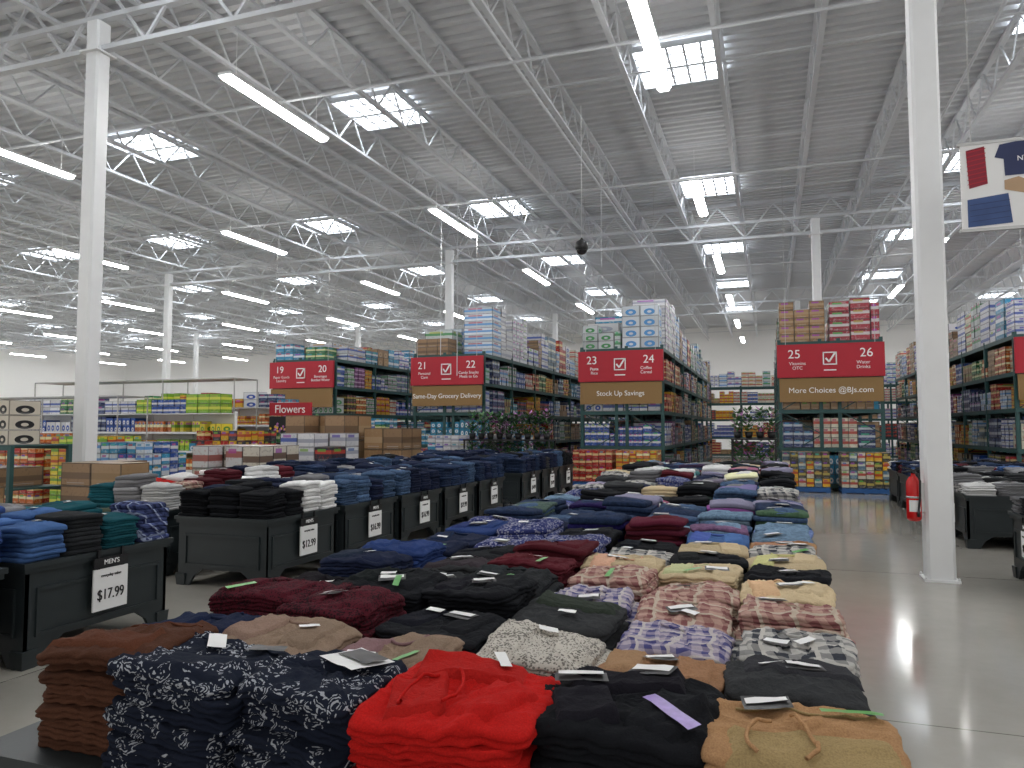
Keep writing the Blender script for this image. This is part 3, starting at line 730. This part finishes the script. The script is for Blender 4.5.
for x0, x1 in RX[1:4]:
    for k, x in enumerate((x0+.6, x1-.6)):
        goods('beverage_pallet_stack', x, 20.3, 1.1, .9, 1.0, [[PAL[3], PAL[3]], [PAL[10], PAL[6]]][k] if x0 < 0 else [PAL[4], PAL[6], PAL[16], PAL[17]], .2, .2, pm=BLUEP)

def plants(x0, x1, y, z):
    b = Batch(); b.box(x0, x1, y-.3, y+.3, z-.04, z, mi=2)
    for x in (x0+.03, x1-.03):
        for yy in (y-.27, y+.27): b.box(x-.02, x+.02, yy-.02, yy+.02, 0, z, mi=2)
    b.box(x0, x1, y-.3, y+.3, .5, .54, mi=2)
    x = x0+.15
    while x < x1-.1:
        for zb in (z, .54):
            b.lathe(x, y, [(.07, zb), (.1, zb+.16), (.095, zb+.16)], 10, 2)
            for k in range(150):
                a = random.uniform(0, 6.28); r = random.uniform(.02, .2); zz = zb+.16+random.uniform(0, .62)*(1-.8*r); s = random.uniform(.04, .085)
                p = Vector((x+r*math.cos(a), y+r*math.sin(a), zz)); d = Vector((math.cos(a), math.sin(a), random.uniform(-.3, .9))).normalized()*s*1.6; t = Vector((-math.sin(a), math.cos(a), 0))*s*.5
                b.raw([p-d*.5, p+t, p+d, p-t], [(0, 1, 2, 3)], mi=1 if k % 6 == 0 else 0)
        x += .26
    b.obj('potted_flower_display', [LEAF, PETAL, BLACK])
plants(-7.7, -5.3, 18.45, 1.3); plants(-.9, .15, 18.9, 1.35); plants(-12.8, -11.4, 17.2, 1.2)
e = empty('flower_department_sign', (-12.0, 16.6, 1.93)); b = Batch(); b.box(-.65, .65, -.03, .03, .0, .34); b.box(-.65, .65, -.03, .03, -.45, -.02, mi=1)
for xx in (-.6, .6): b.box(xx-.02, xx+.02, .03, .06, -1.93, .34, mi=2)
for k in range(60):
    xx = random.uniform(-.6, .6); zz = random.uniform(-.42, -.22); r = .035
    b.raw([(xx+r*math.cos(t), -.035-.0002*k, zz+r*math.sin(t)) for t in np.linspace(0, 6.283, 9)[:-1]], [tuple(range(8))], mi=3+k % 2)
b.obj('panel', [RED, BLACK, METAL, PETAL, simple('petal_yellow', (.8, .5, .03), .6)], parent=e); text('lettering', 'Flowers', .3, (0, -.033, .16), FY, TXTW, e)

e = empty('fire_extinguisher', (1.425, 8.86, .62)); b = Batch()
b.lathe(0, 0, [(.05, 0), (.07, .02), (.072, .05), (.072, .38), (.066, .42), (.045, .455), (.022, .47), (.022, .5)], 24, 0)
b.lathe(0, 0, [(.026, .5), (.026, .53), (.018, .54)], 14, 1)
b.bar((-.01, 0, .54), (-.12, -.02, .565), .02, .012, mi=1); b.bar((-.01, 0, .525), (-.11, -.02, .51), .02, .01, mi=1)
b.tube([(.0, -.02, .51), (.03, -.07, .5), (.05, -.085, .42), (.045, -.085, .25), (.03, -.085, .12)], .011, 8, 1)
b.lathe(.03, -.085, [(.018, .05), (.012, .12)], 10, 1)
b.lathe(0, 0, [(.0745, .24), (.0745, .26)], 24, 2); b.box(.05, .098, -.02, .02, .1, .4, mi=2)
b.raw([(.0735*math.sin(t), -.0735*math.cos(t), z) for z in (.1, .22) for t in np.linspace(-.8, .8, 9)], [(i, i+1, 10+i, 9+i) for i in range(8)], mi=3)
b.obj('body', [EXRED, BLACK, METAL, PAPER], parent=e)

b = Batch(); b.lathe(0, 0, [(.008, .25), (.008, 3.1)], 10, 0); b.lathe(0, 0, [(.13, .0), (.14, .05), (.12, .16), (.05, .2), (.012, .25)], 24, 1)
b.lathe(0, 0, [(.02, -.11), (.07, -.095), (.10, -.06), (.115, -.02), (.12, .0)], 24, 2)
b.obj('security_dome_camera', [WHITE, BLACK, simple('dome_glass', (.01, .01, .012), .08)], (-3.67, 15., 5.35))

e = empty('hanging_banner', (2.79, 8.3, 3.98)); b = Batch(); b.box(-.95, .95, -.012, .012, -.43, .43)
b.box(-.97, .97, -.02, .02, .42, .45, mi=5); b.box(-.97, .97, -.02, .02, -.45, -.42, mi=5)
for xx in (-.85, .85): b.bar((xx, 0, .45), (xx, 0, 4.47), .008, mi=5)
def flat(P, mi, o=.016): b.raw([(x, -o, z*.92) for x, z in P], [tuple(range(len(P)))], mi=mi)
flat([(-.90, .40), (-.74, .43), (-.72, .02), (-.88, -.02)], 6)
for k in range(8): flat([(-.90+.002*k, .38-k*.05), (-.73, .41-k*.05), (-.73, .4-k*.05), (-.898, .37-k*.05)], 1, .018)
def tee(cx, cz, s, mi): flat([(cx-s*.5, cz+s*.5), (cx-s*.15, cz+s*.55), (cx+s*.15, cz+s*.55), (cx+s*.5, cz+s*.5), (cx+s*.62, cz+s*.15), (cx+s*.42, cz+s*.08), (cx+s*.4, cz-s*.40), (cx-s*.4, cz-s*.40), (cx-s*.42, cz+s*.08), (cx-s*.62, cz+s*.15)], mi)
tee(-.42, .24, .38, 2); flat([(-.90, -.14), (-.55, -.10), (-.52, -.42), (-.90, -.44)], 3)
for k in range(4): flat([(-.88, -.2-k*.06), (-.54, -.17-k*.06), (-.54, -.175-k*.06), (-.88, -.205-k*.06)], 2, .018)
flat([(-.58, .04), (-.46, .07), (-.28, -.04), (-.24, -.30), (-.34, -.32), (-.42, -.11), (-.58, -.06)], 4); tee(.15, .2, .4, 1); tee(.6, -.1, .5, 3); flat([(-.14, -.1), (.2, -.08), (.22, -.4), (-.16, -.42)], 2)
b.obj('panel', [PAPER, RED, simple('print_navy', (.02, .03, .1), .6), simple('print_denim', (.04, .08, .22), .6, var=.3), simple('print_tan', (.45, .3, .18), .6), METAL, simple('print_dark_red', (.25, .01, .03), .6)], parent=e)
text('print_logo', 'NY', .07, (-.42, -.02, .24), FY, TXTW, e)
b = Batch()
for x, y, z in ((-7.9, 18.2, 3.), (-9.4, 20.4, 3.8), (-3.9, 18, 5.6)): b.bar((x, y, z), (x, y, 8.45), .015)
b.obj('hanging_cable', STEEL)
for i, (x, w_) in enumerate(((-58, 8), (-46, 6), (-37, 5))):
    b = Batch(); b.box(x, x+w_, 57.85, 57.95, 2.9, 4.0, mi=0 if i == 1 else 1); b.box(x, x+w_, 57.84, 57.96, 4.0, 4.1, mi=1); b.obj('department_wall_sign', [RED, WHITE])

# ------------------------------------------------------------------ world & camera
w = bpy.data.worlds.new('World'); S.world = w; w.use_nodes = True
w.node_tree.nodes['Background'].inputs[0].default_value = (1., .98, .95, 1); w.node_tree.nodes['Background'].inputs[1].default_value = .75
cam = bpy.data.cameras.new('camera'); cam.lens = 26.0; cam.sensor_width = 36; cam.clip_end = 200
co = bpy.data.objects.new('camera', cam); co.location = (0, 0, 1.6); co.rotation_euler = (math.radians(93.4), 0, math.radians(19.2)); link(co)
S.camera = co
